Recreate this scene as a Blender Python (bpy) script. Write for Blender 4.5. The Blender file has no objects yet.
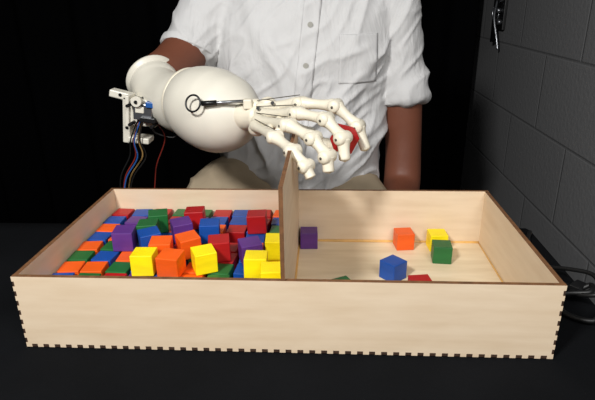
import bpy, bmesh, math, random
from mathutils import Vector, Matrix, noise
from mathutils.bvhtree import BVHTree
random.seed(7)
scene=bpy.context.scene
scene.view_settings.view_transform='Standard'
OFF=0.72   # table height; everything is modelled with the table top at z=0 and lifted at the end

# ------------------------------------------------------------ materials
def srgb(c):
    def f(x):
        x/=255.0
        return x/12.92 if x<=0.04045 else ((x+0.055)/1.055)**2.4
    return tuple(f(x) for x in c)+(1.0,)
def mat(name,col,rough=0.5,metal=0.0,var=0.0,scale=20.0,stretch=(1,1,1),bump=0.0,bscale=200.0,spec=0.5,col2=None,bdist=.002,bstretch=None,bdistort=0.0):
    m=bpy.data.materials.new(name); m.use_nodes=True
    nt=m.node_tree; b=nt.nodes['Principled BSDF']
    b.inputs['Roughness'].default_value=rough; b.inputs['Metallic'].default_value=metal
    b.inputs['Specular IOR Level'].default_value=spec
    c=srgb(col); b.inputs['Base Color'].default_value=c
    tc=nt.nodes.new('ShaderNodeTexCoord')
    if var>0 or col2:
        mp=nt.nodes.new('ShaderNodeMapping'); mp.inputs['Scale'].default_value=stretch
        nt.links.new(tc.outputs['Object'],mp.inputs['Vector'])
        n=nt.nodes.new('ShaderNodeTexNoise'); n.inputs['Scale'].default_value=scale; n.inputs['Detail'].default_value=6
        nt.links.new(mp.outputs['Vector'],n.inputs['Vector'])
        r=nt.nodes.new('ShaderNodeValToRGB')
        r.color_ramp.elements[0].position=0.3; r.color_ramp.elements[1].position=0.7
        c2=srgb(col2) if col2 else c
        r.color_ramp.elements[0].color=tuple(x*(1-var) for x in c2[:3])+(1,)
        r.color_ramp.elements[1].color=tuple(min(1,x*(1+var)) for x in c[:3])+(1,)
        nt.links.new(n.outputs['Fac'],r.inputs['Fac']); nt.links.new(r.outputs['Color'],b.inputs['Base Color'])
    if bump>0:
        n2=nt.nodes.new('ShaderNodeTexNoise'); n2.inputs['Scale'].default_value=bscale; n2.inputs['Detail'].default_value=4; n2.inputs['Distortion'].default_value=bdistort
        if bstretch:
            mp2=nt.nodes.new('ShaderNodeMapping'); mp2.inputs['Scale'].default_value=bstretch; mp2.inputs['Rotation'].default_value=(0,.5,0)
            nt.links.new(tc.outputs['Object'],mp2.inputs['Vector']); nt.links.new(mp2.outputs['Vector'],n2.inputs['Vector'])
        else: nt.links.new(tc.outputs['Object'],n2.inputs['Vector'])
        bp=nt.nodes.new('ShaderNodeBump'); bp.inputs['Strength'].default_value=bump; bp.inputs['Distance'].default_value=bdist
        nt.links.new(n2.outputs['Fac'],bp.inputs['Height']); nt.links.new(bp.outputs['Normal'],b.inputs['Normal'])
    return m
M={}
M['ply']=mat('birch_plywood',(220,200,173),0.55,var=0.02,scale=12,stretch=(1,1,7),col2=(213,190,160),bump=0.1,bscale=90)
M['plyf']=mat('birch_plywood_floor',(226,208,178),0.5,var=0.04,scale=9,stretch=(1,6,1),col2=(214,192,156))
M['burnt']=mat('laser_burnt_edge',(108,72,42),0.7,var=0.3,scale=120)
M['char']=mat('charred_tab',(56,35,20),0.8,var=0.3,scale=150)
M['glue']=mat('amber_glue',(210,164,92),0.35,var=0.15,scale=60)
for k,c in dict(Y=(246,220,8),O=(228,88,16),R=(168,16,20),G=(26,96,44),B=(12,70,150),P=(88,46,122)).items():
    M[k]=mat('painted_wood_'+k,c,0.45,var=0.10,scale=30,stretch=(1,1,4),bump=0.12,bscale=120)
M['shirt']=mat('shirt_cotton',(204,203,202),0.9,var=0.02,scale=40,bump=0.8,bscale=13,spec=0.1,bdist=.012,bstretch=(1.6,.8,.7),bdistort=.6)
M['button']=mat('button',(165,163,155),0.3)
M['skin']=mat('skin_brown',(112,66,48),0.5,var=0.07,scale=18,bump=0.12,bscale=300,spec=0.35)
M['pants']=mat('khaki_pants',(168,152,128),0.9,var=0.06,scale=30,bump=0.2,bscale=700,spec=0.1)
M['shoe']=mat('shoe_leather',(25,22,20),0.4)
M['hair']=mat('black_hair',(14,11,10),0.6,bump=0.5,bscale=300)
M['eye']=mat('eye_white',(220,216,208),0.2)
M['iris']=mat('iris_dark',(30,16,8),0.1)
M['lip']=mat('lip',(110,58,50),0.45)
M['bone']=mat('ivory_bone_plastic',(222,214,194),0.4,var=0.05,scale=60,bump=0.15,bscale=200)
M['white']=mat('printed_white_plastic',(217,212,198),0.38,var=0.03,scale=30)
M['metal']=mat('steel',(150,152,156),0.3,metal=0.9)
M['dark']=mat('black_plastic',(14,14,15),0.4)
M['pin']=mat('joint_pin',(70,64,54),0.4)
M['blue']=mat('blue_servo',(36,84,150),0.35)
M['redw']=mat('red_wire',(120,36,28),0.4)
M['yelw']=mat('tan_wire',(150,118,70),0.4)
M['blackw']=mat('black_wire',(12,12,12),0.5)
M['cloth']=mat('black_tablecloth',(14,15,17),0.95,var=0.2,scale=8,bump=0.4,bscale=500,spec=0.06)
M['curtain']=mat('black_curtain',(5,5,6),0.95,spec=0.04)
M['wood']=mat('table_leg_metal',(60,60,62),0.4,metal=0.6)
M['chair']=mat('chair_fabric',(12,12,14),0.9,bump=0.3,bscale=500,spec=0.1)
M['chairp']=mat('chair_plastic',(16,16,17),0.4)
M['floor']=mat('floor_vinyl',(52,50,48),0.6,var=0.15,scale=30)
M['plaster']=mat('wall_paint_dark',(60,60,62),0.8,var=0.05)
def cinder():
    m=bpy.data.materials.new('painted_cinder_block'); m.use_nodes=True; nt=m.node_tree; b=nt.nodes['Principled BSDF']
    tc=nt.nodes.new('ShaderNodeTexCoord'); sep=nt.nodes.new('ShaderNodeSeparateXYZ'); cmb=nt.nodes.new('ShaderNodeCombineXYZ')
    nt.links.new(tc.outputs['Object'],sep.inputs[0]); nt.links.new(sep.outputs['Y'],cmb.inputs['X']); nt.links.new(sep.outputs['Z'],cmb.inputs['Y'])
    br=nt.nodes.new('ShaderNodeTexBrick'); br.inputs['Scale'].default_value=1.0
    br.inputs['Brick Width'].default_value=0.4; br.inputs['Row Height'].default_value=0.2; br.inputs['Mortar Size'].default_value=0.005; br.inputs['Mortar Smooth'].default_value=0.8
    br.inputs['Color1'].default_value=srgb((120,120,121)); br.inputs['Color2'].default_value=srgb((117,117,118)); br.inputs['Mortar'].default_value=srgb((106,106,107))
    nt.links.new(cmb.outputs[0],br.inputs['Vector']); nt.links.new(br.outputs['Color'],b.inputs['Base Color'])
    n=nt.nodes.new('ShaderNodeTexNoise'); n.inputs['Scale'].default_value=90; nt.links.new(tc.outputs['Object'],n.inputs['Vector'])
    ma=nt.nodes.new('ShaderNodeMath'); ma.operation='MULTIPLY_ADD'; ma.inputs[1].default_value=-2.0
    nt.links.new(br.outputs['Fac'],ma.inputs[0]); nt.links.new(n.outputs['Fac'],ma.inputs[2])
    bp=nt.nodes.new('ShaderNodeBump'); bp.inputs['Strength'].default_value=0.35; bp.inputs['Distance'].default_value=0.003
    nt.links.new(ma.outputs[0],bp.inputs['Height']); nt.links.new(bp.outputs['Normal'],b.inputs['Normal'])
    b.inputs['Roughness'].default_value=0.7
    return m
M['cinder']=cinder()

# ------------------------------------------------------------ mesh helpers
def link(o): scene.collection.objects.link(o); return o
def obj(name,me,parent=None,smooth=False,mats=None):
    o=bpy.data.objects.new(name,me); link(o)
    if mats:
        for m in (mats if isinstance(mats,(list,tuple)) else [mats]): me.materials.append(M[m])
    if smooth:
        me.polygons.foreach_set('use_smooth',[True]*len(me.polygons))
    if parent: o.parent=parent
    return o
def empty(name,loc=(0,0,0)):
    o=bpy.data.objects.new(name,None); link(o); o.location=loc; o.empty_display_size=0.05; return o
def pydata(name,v,f):
    me=bpy.data.meshes.new(name); me.from_pydata([tuple(x) for x in v],[],f); me.update(); return me
def displace(me,fn):
    """move every vertex along its normal by fn(co)"""
    nv=len(me.vertices); co=[0.0]*(3*nv); me.vertices.foreach_get('co',co)
    no=[0.0]*(3*nv); me.vertex_normals.foreach_get('vector',no)
    for i in range(nv):
        p=Vector(co[3*i:3*i+3]); d=fn(p)
        for k in range(3): co[3*i+k]+=no[3*i+k]*d
    me.vertices.foreach_set('co',co); me.update()
def boxme(name,lo,hi,bev=0.0,seg=2):
    bm=bmesh.new(); bmesh.ops.create_cube(bm,size=1)
    for v in bm.verts:
        v.co=Vector([lo[i]+(v.co[i]+.5)*(hi[i]-lo[i]) for i in range(3)])
    if bev>0: bmesh.ops.bevel(bm,geom=bm.edges[:],offset=bev,segments=seg,affect='EDGES',profile=0.5)
    me=bpy.data.meshes.new(name); bm.to_mesh(me); bm.free(); return me
def box(name,lo,hi,m,parent=None,bev=0.0,smooth=False): return obj(name,boxme(name,lo,hi,bev),parent,smooth,m)
def rbox(name,c,size,rot,m,parent=None,bev=0.001):
    s=Vector(size)/2; me=boxme(name,-s,s,bev)
    T=Matrix.Translation(Vector(c))@(rot if isinstance(rot,Matrix) else Matrix.Rotation(rot,4,'Z')); me.transform(T)
    return obj(name,me,parent,False,m)
def catmull(P,n):
    P=[Vector(p) for p in P]; out=[]
    if len(P)==2:
        return [P[0].lerp(P[1],i/n) for i in range(n+1)]
    Q=[P[0]*2-P[1]]+P+[P[-1]*2-P[-2]]
    for i in range(1,len(Q)-2):
        a,b,c,d=Q[i-1:i+3]
        for k in range(n):
            t=k/n; out.append(0.5*((2*b)+(c-a)*t+(2*a-5*b+4*c-d)*t*t+(-a+3*b-3*c+d)*t**3))
    out.append(P[-1]); return out
def tube(name,P,Rd,seg=20,n=6,flat=1.0,upv=(0,0,1),caps=True,capk=.35):
    C=catmull([Vector(p) for p in P],n)
    RR=[x.x for x in catmull([Vector((r,0,0)) for r in Rd],n)]
    vs=[];fs=[]; up=Vector(upv)
    prev=None
    for i,c in enumerate(C):
        t=(C[min(i+1,len(C)-1)]-C[max(i-1,0)]).normalized()
        if prev is None:
            s=t.cross(up)
            if s.length<0.1: s=t.cross(Vector((1,0,0)))
            s.normalize()
        else:
            s=(prev-t*prev.dot(t)).normalized()
        prev=s; u=s.cross(t)
        for k in range(seg):
            a=2*math.pi*k/seg; vs.append(c+(s*math.cos(a)+u*math.sin(a)*flat)*RR[i])
    for i in range(len(C)-1):
        for k in range(seg):
            fs.append((i*seg+k,i*seg+(k+1)%seg,(i+1)*seg+(k+1)%seg,(i+1)*seg+k))
    if caps:
        a=len(vs); d0=(C[0]-C[1]).normalized(); d1=(C[-1]-C[-2]).normalized()
        vs.append(C[0]+d0*RR[0]*capk); vs.append(C[-1]+d1*RR[-1]*capk)
        for k in range(seg):
            fs.append((a,(k+1)%seg,k)); L=(len(C)-1)*seg; fs.append((a+1,L+k,L+(k+1)%seg))
    return pydata(name,vs,fs)
def loft(name,rings,seg=48,e=2.3,n=5):
    A=catmull([Vector(r[:3]) for r in rings],n); Bx=catmull([Vector((r[3],r[4],0)) for r in rings],n)
    vs=[];fs=[]
    for c,r in zip(A,Bx):
        for k in range(seg):
            t=2*math.pi*k/seg; ct,st=math.cos(t),math.sin(t)
            vs.append((c.x+r.x*math.copysign(abs(ct)**(2/e),ct),c.y+r.y*math.copysign(abs(st)**(2/e),st),c.z))
    for i in range(len(A)-1):
        for k in range(seg): fs.append((i*seg+k,i*seg+(k+1)%seg,(i+1)*seg+(k+1)%seg,(i+1)*seg+k))
    fs.append(tuple(range(seg))[::-1]); L=(len(A)-1)*seg; fs.append(tuple(L+k for k in range(seg)))
    return pydata(name,vs,fs)
def ellipsoid(name,c,r,rot=None,sub=3):
    bm=bmesh.new(); bmesh.ops.create_icosphere(bm,subdivisions=sub,radius=1)
    T=Matrix.Translation(Vector(c))@(rot or Matrix.Identity(4))@Matrix.Diagonal((r[0],r[1],r[2],1))
    bm.transform(T); me=bpy.data.meshes.new(name); bm.to_mesh(me); bm.free(); return me
def torus(name,c,nrm,R,r,m,parent):
    n=Vector(nrm).normalized(); q=n.to_track_quat('Z','Y').to_matrix().to_4x4(); vs=[];fs=[];A=32;Bn=8
    for i in range(A):
        for j in range(Bn):
            a=2*math.pi*i/A;b=2*math.pi*j/Bn
            vs.append((Matrix.Translation(Vector(c))@q)@Vector(((R+r*math.cos(b))*math.cos(a),(R+r*math.cos(b))*math.sin(a),r*math.sin(b))))
            fs.append((i*Bn+j,((i+1)%A)*Bn+j,((i+1)%A)*Bn+(j+1)%Bn,i*Bn+(j+1)%Bn))
    return obj(name,pydata(name,vs,fs),parent,True,m)
def joinme(name,meshes):
    vs=[];fs=[]
    for m in meshes:
        k=len(vs); vs+=[v.co.copy() for v in m.vertices]; fs+=[tuple(i+k for i in p.vertices) for p in m.polygons]
    return pydata(name,vs,fs)
def fuse(name,meshes,voxel,smooth_it=4,fac=0.5):
    me=joinme(name,meshes); o=bpy.data.objects.new('tmp_'+name,me)
    scene.collection.objects.link(o)
    md=o.modifiers.new('r','REMESH'); md.mode='VOXEL'; md.voxel_size=voxel
    if smooth_it:
        s=o.modifiers.new('s','SMOOTH'); s.iterations=smooth_it; s.factor=fac
    dg=bpy.context.evaluated_depsgraph_get(); ev=o.evaluated_get(dg)
    out=bpy.data.meshes.new_from_object(ev); out.name=name
    bpy.data.objects.remove(o); return out
def cyl(name,a,b,r,m,parent=None,seg=16,r2=None):
    a=Vector(a);b=Vector(b); d=b-a
    bm=bmesh.new(); bmesh.ops.create_cone(bm,cap_ends=True,segments=seg,radius1=r,radius2=r if r2 is None else r2,depth=d.length)
    bm.transform(Matrix.Translation((a+b)/2)@d.to_track_quat('Z','Y').to_matrix().to_4x4())
    me=bpy.data.meshes.new(name); bm.to_mesh(me); bm.free()
    o=obj(name,me,parent,False,m)
    for p in me.polygons: p.use_smooth=len(p.vertices)==4
    return o
def wire(name,P,r,m,parent,n=10): return obj(name,tube(name,P,[r]*len(P),seg=8,n=n),parent,True,m)

# ------------------------------------------------------------ room
box('floor',(-2.6,-2.2,-OFF-.1),(.70,1.9,-OFF),'floor')
box('wall_right',(.62,-2.2,-OFF),(.72,1.9,1.9),'cinder')
box('wall_back',(-2.6,1.75,-OFF),(.62,1.9,1.9),'plaster')
box('wall_left',(-2.7,-2.2,-OFF),(-2.6,1.9,1.9),'plaster')
def curtain():
    vs=[];fs=[];nx=260;nz=10;x0,x1=-2.4,.585
    for j in range(nz+1):
        z=.02+(1.8+OFF)*j/nz
        for i in range(nx+1):
            x=x0+(x1-x0)*i/nx
            a=.035*math.sin(x*26+1.3*math.sin(x*5))+.012*math.sin(x*61+2)
            vs.append((x,a*(1-.3*j/nz),z))
    for j in range(nz):
        for i in range(nx): k=j*(nx+1)+i; fs.append((k,k+1,k+nx+2,k+nx+1))
    root=empty('black_curtain',(0,1.55,-OFF))
    o=obj('drape',pydata('drape',vs,fs),root,True,'curtain')
    sd=o.modifiers.new('s','SOLIDIFY'); sd.thickness=.003
    cyl('rod',(-2.45,0,1.81+OFF),(.6,0,1.81+OFF),.014,'metal',root)
curtain()
def fixture():
    root=empty('wall_latch_bracket')
    cyl('pipe',(.604,1.42,.20),(.604,1.42,.62),.010,'dark',root)
    box('plate',(.610,1.36,.24),(.6205,1.48,.40),'dark',root,.002)
    for i,z in enumerate((.265,.30,.335,.375)):
        cyl('bolt_%d'%(i+1),(.598,1.38+.02*(i%2),z),(.612,1.38+.02*(i%2),z),.008,'metal',root)
    torus('ring',(.596,1.40,.29),(1,-1,.2),.020,.003,'metal',root)
    wire('chain',[(.600,1.41,.33),(.590,1.39,.28),(.598,1.37,.22),(.604,1.36,.18)],.004,'metal',root)
fixture()

# ------------------------------------------------------------ table with cloth
def table():
    root=empty('cloth_covered_table')
    box('top',(-.93,-.31,-.030),(.365,.325,-.004),'wood',root)
    vs=[];fs=[]
    x0,x1,y0,y1=-.94,.372,-.32,.332
    per=[]
    def seg(a,b,n): return [(a[0]+(b[0]-a[0])*i/n,a[1]+(b[1]-a[1])*i/n) for i in range(n)]
    per+=seg((x0,y0),(x1,y0),90)+seg((x1,y0),(x1,y1),45)+seg((x1,y1),(x0,y1),90)+seg((x0,y1),(x0,y0),45)
    n=len(per); cx,cy=(x0+x1)/2,(y0+y1)/2
    rings=[(.0,-.0012),(.5,-.0012),(.9,-.0012),(.985,-.0012),(1.0,-.008),(1.004,-.03),(1.004,-.12),(1.004,-.25),(1.004,-.40)]
    for ri,(s,z) in enumerate(rings):
        for k,(x,y) in enumerate(per):
            w=0
            if z<-.05: w=.012*(-z/.4)*math.sin(k*.55+1.5*math.sin(k*.11))
            zz=z
            # the cloth is tucked up along the sitter's side so it clears the lap
            if y>y1-.001 and z<-.05: zz=max(z,-.045)+z*.02
            dx,dy=x-cx,y-cy; L=math.hypot(dx,dy)
            vs.append((cx+dx*s+dx/L*w,cy+dy*s+(dy/L*w*.6 if y<y1-.001 else 0),zz))
    for r in range(len(rings)-1):
        for k in range(n): fs.append((r*n+k,r*n+(k+1)%n,(r+1)*n+(k+1)%n,(r+1)*n+k))
    obj('tablecloth',pydata('tablecloth',vs,fs),root,True,'cloth')
    for i,(x,y) in enumerate([(-.88,-.27),(.32,-.27),(-.88,.29),(.32,.29)]):
        cyl('leg_%d'%(i+1),(x,y,-OFF),(x,y,-.03),.02,'wood',root)
table()
def cable():
    root=empty('power_cable')
    wire('cord',[(.358,.30,.005),(.345,.27,.004),(.330,.19,.004),(.345,.125,.010),(.362,.115,.020),(.350,.095,.022),(.325,.105,.012),(.318,.080,.004),(.340,.060,.006),(.362,.075,.010),(.362,.045,.004),(.345,.025,.004),(.340,-.02,.004),(.345,-.10,.004)],.0032,'blackw',root)
    wire('cord_loop',[(.330,.19,.004),(.352,.150,.022),(.366,.120,.030),(.355,.085,.026),(.338,.105,.014),(.350,.130,.008)],.0028,'blackw',root)
    rbox('connector',(.348,.118,.014),(.020,.012,.012),.7,'dark',root); rbox('connector_pins',(.358,.127,.014),(.005,.007,.006),.7,'metal',root)
cable()

# ------------------------------------------------------------ wooden box (box and blocks test)
BW=.275;BD=.265;BH=.0852;T=.005
def panel(name,outline,axis,lo,hi,parent,facemat='ply',edgemat='burnt'):
    n=len(outline)
    def p(a,b,t):
        return {'y':(a,t,b),'x':(t,a,b),'z':(a,b,t)}[axis]
    vs=[p(a,b,lo) for a,b in outline]+[p(a,b,hi) for a,b in outline]
    fs=[tuple(range(n)),tuple(range(2*n-1,n-1,-1))]+[(i,(i+1)%n,n+(i+1)%n,n+i) for i in range(n)]
    bm=bmesh.new(); bv=[bm.verts.new(v) for v in vs]
    for i,f in enumerate(fs):
        fc=bm.faces.new([bv[k] for k in f]); fc.material_index=0 if i<2 else 1
    bmesh.ops.recalc_face_normals(bm,faces=bm.faces[:])
    me=bpy.data.meshes.new(name); bm.to_mesh(me); bm.free()
    return obj(name,me,parent,False,[facemat,edgemat])
def toothed(a0,a1,b0,b1,pitch,depth):
    out=[]
    n=int(round((a1-a0)/pitch)); n+=(n+1)%2
    st=(a1-a0)/n
    for i in range(n):
        b=b0 if i%2==0 else b0+depth
        out+= [(a0+i*st,b),(a0+(i+1)*st,b)]
    m=int(round((b1-b0)/pitch)); m+=(m+1)%2; sb=(b1-b0)/m
    right=[]
    for j in range(m):
        a=a1 if j%2==0 else a1-depth*.6
        right+=[(a,b0+j*sb),(a,b0+(j+1)*sb)]
    left=[(a0+a1-a,b) for a,b in reversed(right)]
    pts=out+right[1:]+[left[0]]+left[1:-1]
    clean=[]
    for q in pts:
        if not clean or (abs(q[0]-clean[-1][0])+abs(q[1]-clean[-1][1]))>1e-7: clean.append(q)
    return clean
def wooden_box():
    root=empty('partitioned_wooden_box')
    pit=.0062
    fo=toothed(-BW,BW,0,BH,pit,.0038)
    panel('front_wall',fo,'y',0,T,root); panel('back_wall',fo,'y',BD-T,BD,root)
    n=int(round((2*BW)/pit)); n+=(n+1)%2; st=2*BW/n
    for nm,y0,y1 in (('front_tabs',0.0003,T),('back_tabs',BD-T,BD-.0003)):
        ms=[]
        for i in range(1,n,2): ms.append(boxme('t',(-BW+i*st+.0003,y0,0.0002),(-BW+(i+1)*st-.0003,y1,.0036)))
        m=int(round(BH/pit)); m+=(m+1)%2; sb=BH/m
        for j in range(1,m,2):
            for s in (-1,1):
                x0,x1=sorted((s*BW,s*(BW-.0028))); ms.append(boxme('t',(x0+.0002,y0,j*sb+.0003),(x1-.0002,y1,(j+1)*sb-.0003)))
        obj(nm,joinme(nm,ms),root,False,'char')
    for nm,x0 in (('side_wall_left',-BW+.0004),('side_wall_right',BW-T-.0004)):
        panel(nm,[(T,0.0004),(BD-T,0.0004),(BD-T,BH),(T,BH)],'x',x0,x0+T,root)
    panel('base',[(-BW+T,T),(BW-T,T),(BW-T,BD-T),(-BW+T,BD-T)],'z',.0005,T,root,'plyf')
    panel('partition',[(T,T),(BD-T,T),(BD-T,.183),(0.0005,.183),(0.0005,BH+.0004),(T,BH+.0004)],'x',.0,.0042,root)
    g=[]
    g.append(tube('g',[(.006,BD-T-.001,T+.0005),(.1,BD-T-.0015,T+.001),(.2,BD-T-.001,T+.0006),(BW-T-.001,BD-T-.001,T+.0005)],[.0018,.0024,.0018,.0022],seg=8))
    g.append(tube('g',[(BW-T-.0012,BD-T,T+.0005),(BW-T-.0015,.14,T+.0008),(BW-T-.001,T,T+.0005)],[.0008,.0011,.0008],seg=8))
    g.append(tube('g',[(.0048,BD-T,T+.0005),(.005,.14,T+.0005),(.0048,T,T+.0005)],[.0018,.0018,.0015],seg=8))
    obj('glue_bead',joinme('glue_bead',g),root,True,'glue')
wooden_box()

# ------------------------------------------------------------ blocks
BASE=boxme('b',(-.0125,)*3,(.0125,)*3,.0009,2)
BV=[v.co.copy() for v in BASE.vertices]; BF=[tuple(p.vertices) for p in BASE.polygons]
def single(c,rot,col,tilt=(0,0)):
    o=obj('wooden_block',BASE.copy(),None,False,col); o.location=c; o.rotation_euler=(tilt[0],tilt[1],rot); return o
Z0=T+.0126
for x,y,r,c in [(.0195,.243,.04,'P'),(.157,.243,.12,'O'),(.204,.240,.05,'Y'),(.203,.203,-.08,'G'),(.131,.152,.72,'B'),(.158,.104,.15,'R'),(.064,.095,.5,'G'),(.217,.088,.1,'Y')]:
    single((x,y,Z0),r,c)
COL='RGBYOP'
def pile():
    vs=[];fs=[];mi=[]
    def add(c,rot,col,tilt=(0,0)):
        Tm=Matrix.Translation(Vector(c))@Matrix.Rotation(rot,4,'Z')@Matrix.Rotation(tilt[0],4,'X')@Matrix.Rotation(tilt[1],4,'Y')
        k=len(vs); vs.extend([Tm@v for v in BV]); fs.extend([tuple(i+k for i in f) for f in BF]); mi.extend([COL.index(col)]*len(BF))
    rows2=["RBRGGRBRO","BPGRPBBRB","OBGOBORBG","BOPBGROBP","OGBORBROG","GBOPBGRBO","OOGBROGBP","BGRPBOGRG","OBOBRGPBR"]
    nx=9; pxs=.267/nx; pys=(.255-.006)/9
    for L in (0,1):
        for r in range(9):
            for k in range(9):
                x=-.2695+pxs*(k+.5)+random.uniform(-.0014,.0014); y=.2585-pys*(r+.5)+random.uniform(-.001,.001)
                rot=random.uniform(-.10,.10)
                c=rows2[r][k] if L else random.choice(COL)
                if L and random.random()<.06: continue
                add((x,y,T+.0127+L*.0253),rot,c)
    z3=T+.0127+.0506
    top=[(-47,183,.05,'R'),(-141,155,.45,'P'),(-180,182,.3,'G'),(-183,150,.15,'G'),(-104,152,.15,'B'),(-121,110,.55,'O'),(-151,99,.15,'O'),(-172,122,.5,'B'),(-206,128,.1,'P'),(-82,103,.2,'R'),
         (-161,68,.05,'Y'),(-129,63,-.12,'O'),(-94,74,.45,'Y'),(-33,63,.04,'Y'),(-15,109,.05,'Y'),(-133,194,.1,'R'),(-44,97,.35,'P'),(-12,37,.1,'Y')]
    for x,y,r,c in top:
        add((x/1000,y/1000,z3+random.uniform(0,.001)),r,c,(random.uniform(-.04,.04),random.uniform(-.04,.04)))
    me=pydata('wooden_block_pile',vs,fs)
    for c in COL: me.materials.append(M[c])
    me.polygons.foreach_set('material_index',mi)
    obj('wooden_block_pile',me)
pile()

# ------------------------------------------------------------ person
def person():
    root=empty('seated_man')
    torso=loft('t',[(-.005,.625,-.03,.160,.118),(-.005,.622,.02,.166,.124),(-.005,.620,.10,.164,.122),(-.003,.620,.19,.168,.120),(-.003,.622,.27,.174,.118),(0,.626,.33,.176,.108),(0,.630,.375,.155,.090),(.003,.634,.41,.105,.072),(.004,.636,.43,.070,.062)],e=2.3)
    sl=tube('s',[(-.11,.628,.370),(-.158,.62,.345),(-.197,.595,.300),(-.219,.568,.256)],[.050,.060,.058,.053],seg=28)
    sr=tube('s',[(.11,.628,.370),(.152,.624,.340),(.180,.615,.26),(.195,.602,.155)],[.050,.059,.051,.045],seg=28)
    me=fuse('shirt',[torso,sl,sr],.0036,8)
    def folds(p):
        s=-1 if p.x>0 else 1
        wob=noise.noise(Vector((p.x*6,p.y*6,p.z*6+9)))*.8
        q=Vector(((p.x*13+s*p.z*8)+wob,p.y*3,(p.z*3.0-s*p.x*3)))
        w=max(0,1-abs(noise.noise(q+Vector((3.1,0,1))))*2.6)
        w2=max(0,1-abs(noise.noise(Vector((p.x*24-p.z*22+wob,p.y*8,p.z*9+p.x*9))))*2.6)
        n3=noise.noise(Vector((p.x*7,p.y*5,p.z*11+4)))
        k=min(1,max(.4,(0.44-p.z)*3.5))
        return w**2*.014*k+w2**2*.006*k+n3*.009-.004
    displace(me,folds)
    obj('shirt',me,root,True,'shirt')
    def cuff(nm,c,d,r):
        c=Vector(c);d=Vector(d).normalized(); obj(nm,tube(nm,[c-d*.012,c-d*.006,c+d*.002,c+d*.004],[r+.0005,r+.002,r+.002,r],seg=32,n=3),root,True,'shirt')
    cuff('cuff_right',(-.219,.568,.254),(-.014,-.027,-.047),.0535)
    cuff('cuff_left',(.195,.602,.153),(.013,-.013,-.105),.0455)
    bm=bmesh.new(); bm.from_mesh(me); bvh=BVHTree.FromBMesh(bm)
    def front(x,z):
        h=bvh.ray_cast(Vector((x,.2,z)),Vector((0,1,0))); return h[0].y if h[0] else .52
    def patch(nm,fx,x0,x1,z0,z1,nx,nz,off,th):
        vs=[];fs=[]
        for j in range(nz+1):
            for i in range(nx+1):
                z=z0+(z1-z0)*j/nz; x=x0+(x1-x0)*i/nx+fx(z); vs.append((x,front(x,z)-off,z))
        for j in range(nz):
            for i in range(nx): k=j*(nx+1)+i; fs.append((k,k+1,k+nx+2,k+nx+1))
        o=obj(nm,pydata(nm,vs,fs),root,True,'shirt'); s=o.modifiers.new('s','SOLIDIFY'); s.thickness=th; s.offset=1; return o
    fx=lambda z:-.022+z*.11
    patch('placket',fx,-.012,.018,-.02,.375,8,90,.0012,.0012)
    patch('chest_pocket',lambda z:0,.065,.135,.20,.285,18,22,.0006,.0006)
    for i in range(6):
        z=.03+i*.068; x=fx(z)+.003; y=front(x,z)-.0030; cyl('button_%d'%(i+1),(x,y,z),(x,y-.002,z),.0048,'button',root)
    for s,nm in ((-1,'collar_right'),(1,'collar_left')):
        vs=[(.018+s*.004,.545,.380),(.020+s*.034,.512,.338),(.014+s*.066,.560,.390),(.008+s*.070,.630,.440),(.008+s*.045,.690,.455),(.008,.700,.458),
            (.018+s*.004,.555,.402),(.016+s*.022,.542,.400),(.012+s*.046,.578,.438),(.008+s*.056,.630,.465),(.008+s*.040,.678,.478),(.008,.690,.482)]
        fs=[(i,i+1,i+7,i+6) for i in range(5)]
        o=obj(nm,pydata(nm,vs,fs),root,True,'shirt'); sd=o.modifiers.new('s','SOLIDIFY'); sd.thickness=.003; sb=o.modifiers.new('b','SUBSURF'); sb.levels=2; sb.render_levels=2
    inner=loft('i',[(-.003,.622,.05,.12,.08),(-.003,.622,.25,.13,.080),(0,.63,.35,.12,.065),(.002,.636,.41,.06,.05)])
    armR=tube('a',[(-.14,.628,.36),(-.185,.61,.33),(-.213,.575,.27),(-.238,.52,.233),(-.255,.470,.216),(-.240,.44,.200)],[.04,.044,.044,.041,.038,.030],seg=24)
    armL=tube('a',[(.13,.628,.36),(.160,.622,.33),(.182,.615,.25),(.195,.605,.15),(.201,.595,.06),(.199,.570,-.015),(.180,.49,-.035),(.165,.43,-.045)],[.04,.044,.043,.039,.036,.037,.031,.023],seg=24)
    neck=tube('n',[(.003,.640,.36),(.004,.636,.44),(.005,.622,.51)],[.062,.056,.055],seg=24)
    head=[ellipsoid('h',(.006,.615,.600),(.072,.088,.098)),ellipsoid('h',(.006,.583,.545),(.054,.056,.052)),ellipsoid('h',(.006,.548,.520),(.026,.020,.020)),
          tube('h',[(.006,.532,.612),(.006,.520,.590),(.006,.510,.573)],[.007,.009,.012],seg=12),ellipsoid('h',(-.004,.519,.570),(.008,.010,.007)),ellipsoid('h',(.016,.519,.570),(.008,.010,.007)),
          ellipsoid('h',(.006,.540,.635),(.045,.016,.011)),ellipsoid('h',(-.070,.625,.590),(.008,.018,.030)),ellipsoid('h',(.082,.625,.590),(.008,.018,.030))]
    palm=[ellipsoid('p',(.155,.395,-.040),(.036,.045,.014))]
    fing=[]
    for i,(dx,L) in enumerate([(-.027,.065),(-.009,.075),(.010,.070),(.028,.055)]):
        x=.155+dx; fing.append(tube('f',[(x,.375,-.037),(x+dx*.2,.360,-.038),(x+dx*.3,.360-L*.2,-.046),(x+dx*.3,.352-L*.2,-.068)],[.009,.0085,.008,.0065],seg=12))
    fing.append(tube('f',[(.130,.415,-.040),(.108,.395,-.042),(.098,.370,-.050),(.096,.352,-.058)],[.012,.010,.009,.007],seg=12))
    sk=fuse('skin',[inner,armR,armL,neck]+head+palm+fing,.0038,3)
    for v in sk.vertices:
        if v.co.z>.55:
            for ex in (-.022,.034):
                d=(v.co-Vector((ex,.532,.605))).length
                if d<.020: v.co.y+=.006*(1-d/.020)
    obj('body_skin',sk,root,True,'skin')
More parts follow.
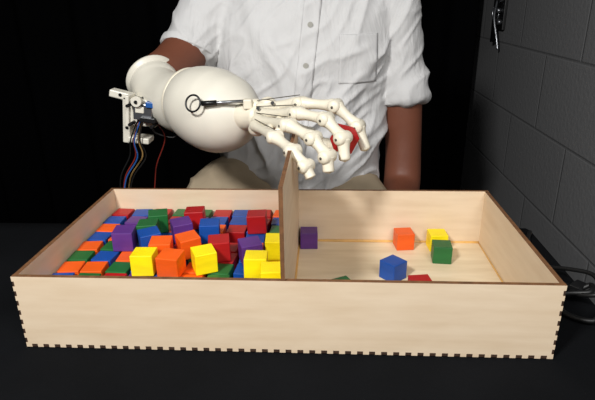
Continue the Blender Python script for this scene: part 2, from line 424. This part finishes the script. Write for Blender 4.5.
    for i,ex in enumerate((-.022,.034)):
        obj('eye_%d'%(i+1),ellipsoid('e',(ex,.545,.605),(.012,.012,.010)),root,True,'eye')
        obj('iris_%d'%(i+1),ellipsoid('e',(ex,.5345,.603),(.005,.0025,.005)),root,True,'iris')
        obj('brow_%d'%(i+1),tube('b',[(ex-.018,.538,.622),(ex,.526,.628),(ex+.018,.538,.622)],[.002,.0035,.002],seg=8),root,True,'hair')
    obj('upper_lip',tube('l',[(-.016,.541,.546),(.006,.526,.549),(.028,.541,.546)],[.001,.0045,.001],seg=8),root,True,'lip')
    obj('lower_lip',tube('l',[(-.013,.541,.542),(.006,.527,.540),(.025,.541,.542)],[.001,.005,.001],seg=8),root,True,'lip')
    hr=fuse('hair',[ellipsoid('h',(.006,.632,.622),(.079,.088,.092)),ellipsoid('h',(.006,.655,.575),(.070,.062,.065))],.005,2)
    bm2=bmesh.new(); bm2.from_mesh(hr)
    kill=[v for v in bm2.verts if (v.co.y<.565 and v.co.z<.660) or (v.co.z<.60 and v.co.y<.63)]
    bmesh.ops.delete(bm2,geom=kill,context='VERTS'); bm2.to_mesh(hr); bm2.free()
    obj('hair',hr,root,True,'hair')
    pel=loft('p',[(-.005,.635,-.135,.150,.110),(-.005,.63,-.07,.168,.125),(-.005,.625,0,.155,.112),(-.005,.624,.035,.148,.105)])
    L1=tube('l',[(-.085,.62,-.055),(-.150,.52,-.038),(-.180,.41,-.112),(-.188,.24,-.165),(-.190,.185,-.20),(-.18,.20,-.34),(-.175,.235,-.52),(-.172,.245,-.64)],[.085,.088,.074,.062,.060,.058,.052,.050],seg=28)
    L2=tube('l',[(.07,.62,-.062),(.10,.52,-.065),(.145,.40,-.130),(.165,.24,-.175),(.17,.185,-.20),(.17,.20,-.34),(.168,.235,-.52),(.166,.245,-.64)],[.085,.084,.072,.062,.060,.058,.052,.050],seg=28)
    pm=fuse('pants',[pel,L1,L2],.006,6)
    displace(pm,lambda p:max(0,1-abs(noise.noise(Vector((p.x*14,p.y*16+p.x*6,p.z*9))))*2)**3*.005)
    obj('pants',pm,root,True,'pants')
    for s,x in (('right',-.172),('left',.166)):
        f=fuse('shoe_'+s,[tube('s',[(x,.285,-.685),(x,.22,-.68),(x*1.05,.13,-.69),(x*1.08,.06,-.695)],[.034,.038,.036,.024],seg=20,flat=.8),tube('s',[(x,.245,-.62),(x,.250,-.68)],[.042,.036])],.005,3)
        for v in f.vertices: v.co.z=max(v.co.z,-OFF+.0005)
        obj('shoe_'+s,f,root,True,'shoe')
person()

# ------------------------------------------------------------ chair
def chair():
    root=empty('office_chair')
    box('seat',(-.235,.44,-.235),(.225,.88,-.165),'chair',root,.03,True)
    me=boxme('back',(-.20,.80,-.06),(.20,.85,.34),.024,4)
    for v in me.vertices: v.co.y+=-.30*v.co.x*v.co.x+.04*(v.co.z)
    obj('backrest',me,root,True,'chair')
    obj('back_support',tube('b',[(0,.78,-.22),(0,.90,-.20),(0,.90,-.05),(0,.86,.05)],[.018]*4,flat=1.8),root,True,'chairp')
    cyl('gas_column',(0,.66,-.60),(0,.66,-.23),.024,'metal',root)
    for i in range(5):
        a=2*math.pi*i/5+.3; dx,dy=math.cos(a),math.sin(a)
        obj('leg_%d'%(i+1),tube('l',[(0,.66,-.60),(dx*.14,.66+dy*.14,-.62),(dx*.27,.66+dy*.27,-.655)],[.026,.02,.015],flat=.7),root,True,'chairp')
        px,py=dx*.27,.66+dy*.27
        cyl('caster_%d'%(i+1),(px-dy*.018,py+dx*.018,-.692),(px+dy*.018,py-dx*.018,-.692),.0275,'chairp',root,20)
chair()

# ------------------------------------------------------------ prosthetic arm
def arm():
    root=empty('prosthetic_arm')
    obj('socket',tube('socket',[(-.262,.466,.216),(-.254,.455,.208),(-.245,.440,.200),(-.222,.418,.191),(-.195,.393,.188),(-.17,.37,.190)],[.041,.043,.042,.045,.049,.048],seg=40,capk=.1),root,True,'white')
    obj('socket_rim',tube('socket_rim',[(-.2665,.472,.2195),(-.262,.466,.216),(-.2575,.460,.2125)],[.041,.0465,.041],seg=40,capk=.1),root,True,'white')
    obj('forearm_shell',tube('forearm_shell',[(-.180,.378,.196),(-.172,.371,.195),(-.150,.353,.191),(-.120,.330,.186),(-.093,.309,.188),(-.077,.296,.190),(-.068,.288,.191)],[.040,.052,.061,.063,.053,.036,.018],seg=48),root,True,'white')
    obj('shell_seam',tube('shell_seam',[(-.1765,.375,.1955),(-.174,.373,.1952)],[.0515,.0515],seg=48,capk=0),root,True,'bone')
    obj('wrist',tube('wrist',[(-.085,.300,.190),(-.063,.284,.190),(-.050,.270,.190)],[.026,.021,.016]),root,True,'bone')
    rz=Matrix.Rotation(.12,4,'Y'); D=Vector((.012,0,-.002))
    def rb(nm,c,s,rot,m,bv=.001): rbox(nm,Vector(c)+D,s,rot,m,root,bv)
    rb('bracket_plate',(-.300,.405,.162),(.012,.034,.078),rz,'white',.002)
    rb('bracket_horn',(-.306,.398,.203),(.034,.020,.012),Matrix.Rotation(.25,4,'Y'),'white',.002)
    rb('bracket_foot',(-.283,.400,.128),(.036,.030,.010),rz,'white',.002)
    rb('motor_mount',(-.268,.392,.176),(.046,.030,.044),rz,'white',.003)
    rb('mount_rib',(-.290,.386,.180),(.006,.030,.050),rz,'white',.001)
    rb('servo_body',(-.262,.372,.180),(.030,.016,.026),rz,'metal')
    rb('servo_blue',(-.248,.366,.192),(.013,.012,.009),rz,'blue')
    rb('servo_label',(-.266,.364,.184),(.014,.004,.010),rz,'white')
    rb('servo_black',(-.254,.364,.168),(.024,.012,.008),rz,'dark')
    cyl('servo_horn',Vector((-.268,.366,.198))+D,Vector((-.268,.356,.198))+D,.008,'white',root,20)
    for i,(x,z) in enumerate([(-.282,.192),(-.282,.162),(-.247,.158),(-.268,.198),(-.304,.204),(-.300,.150)]):
        cyl('screw_%d'%(i+1),Vector((x,.392,z))+D,Vector((x,.3535 if i!=4 else .386,z))+D if i!=5 else Vector((x,.386,z))+D,.0026,'dark',root,10)
    for i,(c,dx,dy) in enumerate([('redw',0,0),('yelw',.006,.004),('blackw',-.006,.002),('blue',.003,-.006),('blackw',.010,.0)]):
        wire('wire_%d'%(i+1),[(-.256+dx*.4,.375,.172),(-.275+dx,.378+dy,.130),(-.279+dx*1.8,.385+dy,.098),(-.302+dx*1.4,.385+dy,.060),(-.312+dx,.39+dy,.010),(-.33+dx,.41,-.10)],.0012,c,root)
    wire('wire_loop',[(-.238,.385,.160),(-.228,.395,.128),(-.250,.405,.080),(-.262,.42,.045),(-.28,.43,-.05)],.0010,'redw',root)
    wire('wire_loop_black',[(-.246,.385,.160),(-.244,.395,.138),(-.215,.400,.128),(-.205,.40,.145)],.0014,'blackw',root)
    torus('tension_ring',(-.141,.264,.211),(-.30,-.90,.33),.0115,.0014,'dark',root)
    cyl('tension_rod',(-.129,.262,.211),(-.070,.268,.213),.0024,'metal',root)
    cyl('rod_sleeve',(-.129,.262,.211),(-.108,.2645,.2118),.0036,'dark',root)
    rbox('rod_anchor',(-.066,.270,.209),(.012,.012,.014),.2,'bone',root,.002)
    H=[-522,2750,2022,84,2450,2147,555,2250,2148,840,2130,1905,955,2050,1600,
       -530,2680,1952,60,2150,2074,430,1900,2050,640,1700,1860,665,1610,1590,
       -539,2620,1880,-37,1850,1987,280,1600,1885,452,1460,1700,470,1410,1510,
       -564,2580,1819,-182,1650,1886,50,1350,1795,205,1220,1655,270,1170,1520,
       -480,2850,1945,-154,2850,1829,180,2700,1662,460,2450,1560,640,2240,1600]
    for fi,(nm,s) in enumerate([('index_finger',1.18),('middle_finger',1.16),('ring_finger',1.14),('little_finger',1.06),('thumb',1.25)]):
        pts=[Vector(H[fi*15+j*3:fi*15+j*3+3])/10000 for j in range(5)]
        parts=[]
        for a,b in zip(pts[:-1],pts[1:]):
            d=(b-a); a2=a+d*.03; b2=b-d*.03
            F=[0,.07,.24,.5,.76,.93,1]
            R0=[.0070,.0086,.0070,.0060,.0068,.0084,.0068]
            if b is pts[-1]: R0=[.0072,.0085,.0070,.0062,.0062,.0060,.0036]
            parts.append(tube('b',[a2.lerp(b2,f) for f in F],[r*s for r in R0],seg=14,n=3,flat=.92))
            if b is not pts[-1]:
                ax=Vector((d.y,-d.x,0)).normalized()
                parts.append(tube('k',[b-ax*.0098*s,b-ax*.007*s,b+ax*.007*s,b+ax*.0098*s],[.0045*s,.0072*s,.0072*s,.0045*s],seg=14,n=2))
        obj(nm,joinme('f',parts),root,True,'bone')
        pins=[]
        for j,d in zip(pts[1:-1],[pts[k+1]-pts[k] for k in range(3)]):
            ax=Vector((d.y,-d.x,0)).normalized(); pins.append(tube('p',[j-ax*.0115*s,j+ax*.0115*s],[.0017,.0017],seg=8))
        obj(nm+'_pins',joinme('p',pins),root,True,'pin')
        if nm!='thumb': wire(nm+'_cord',[p+Vector((0,-.004,.0096*s)) for p in pts[:2]],.0006,'pin',root)
    C=[-555,2800,2040,-459,2680,1966,-498,2620,1866,-522,2560,1767,-375,2720,2083,-309,2580,1958,-372,2480,1828,-640,2750,1895]
    obj('carpal_bones',fuse('carpal_bones',[ellipsoid('c',Vector(C[i:i+3])/10000,(.0125,.0105,.0105)) for i in range(0,24,3)],.0024,1),root,True,'bone')
    for i,c in enumerate([(-.050,.262,.205),(-.036,.253,.190),(-.045,.250,.178),(-.030,.262,.212)]):
        c=Vector(c); cyl('carpal_screw_%d'%(i+1),c+Vector((0,-.004,0)),c+Vector((.001,-.012,.002)),.0024,'dark',root,10)
    for i,(a,b) in enumerate([((-.022,.262,.204),(-.020,.240,.196)),((-.018,.232,.196),(-.022,.212,.190)),((-.026,.216,.190),(-.034,.200,.186)),((-.002,.238,.206),(-.004,.215,.199)),((-.008,.205,.199),(-.016,.180,.190))]):
        a=Vector(a);b=Vector(b); obj('metacarpal_link_%d'%(i+1),tube('m',[a,(a+b)/2,b],[.0052,.0062,.0052],seg=12),root,True,'bone')
arm()
single((.0665,.192,.1795),.35,'R',(.40,.30))

# ------------------------------------------------------------ lights
def area(name,loc,tgt,size,power,col=(1,1,1)):
    l=bpy.data.lights.new(name,'AREA'); l.size=size; l.energy=power; l.color=col
    o=bpy.data.objects.new(name,l); link(o); o.location=loc; o.rotation_euler=(Vector(tgt)-Vector(loc)).to_track_quat('-Z','Y').to_euler(); return o
area('softbox_lamp',(-.42,-.68,.92),(0,.35,.08),.16,17,(1,.995,.98))
area('fill_lamp',(.40,-.70,.80),(0,.35,.08),.45,7.5,(1,.99,.98))
w=bpy.data.worlds.new('world'); scene.world=w; w.use_nodes=True
w.node_tree.nodes['Background'].inputs['Color'].default_value=(.5,.55,.6,1); w.node_tree.nodes['Background'].inputs['Strength'].default_value=.03

# ------------------------------------------------------------ camera
cam=bpy.data.cameras.new('camera'); co=bpy.data.objects.new('camera',cam); link(co)
cam.sensor_width=36; cam.lens=519.7/595*36; cam.clip_start=.01
f=Vector((-.0546,.9309,-.3610)); r=Vector((.9986,.0537,-.0126)); u=Vector((-.0077,.3612,.9325))
m=Matrix(((r.x,u.x,-f.x),(r.y,u.y,-f.y),(r.z,u.z,-f.z))).to_4x4(); m.translation=Vector((.0439,-.4467,.3442)); co.matrix_world=m
scene.camera=co
bpy.context.view_layer.update()
for o in list(scene.objects):
    if o.parent is None: o.location.z+=OFF
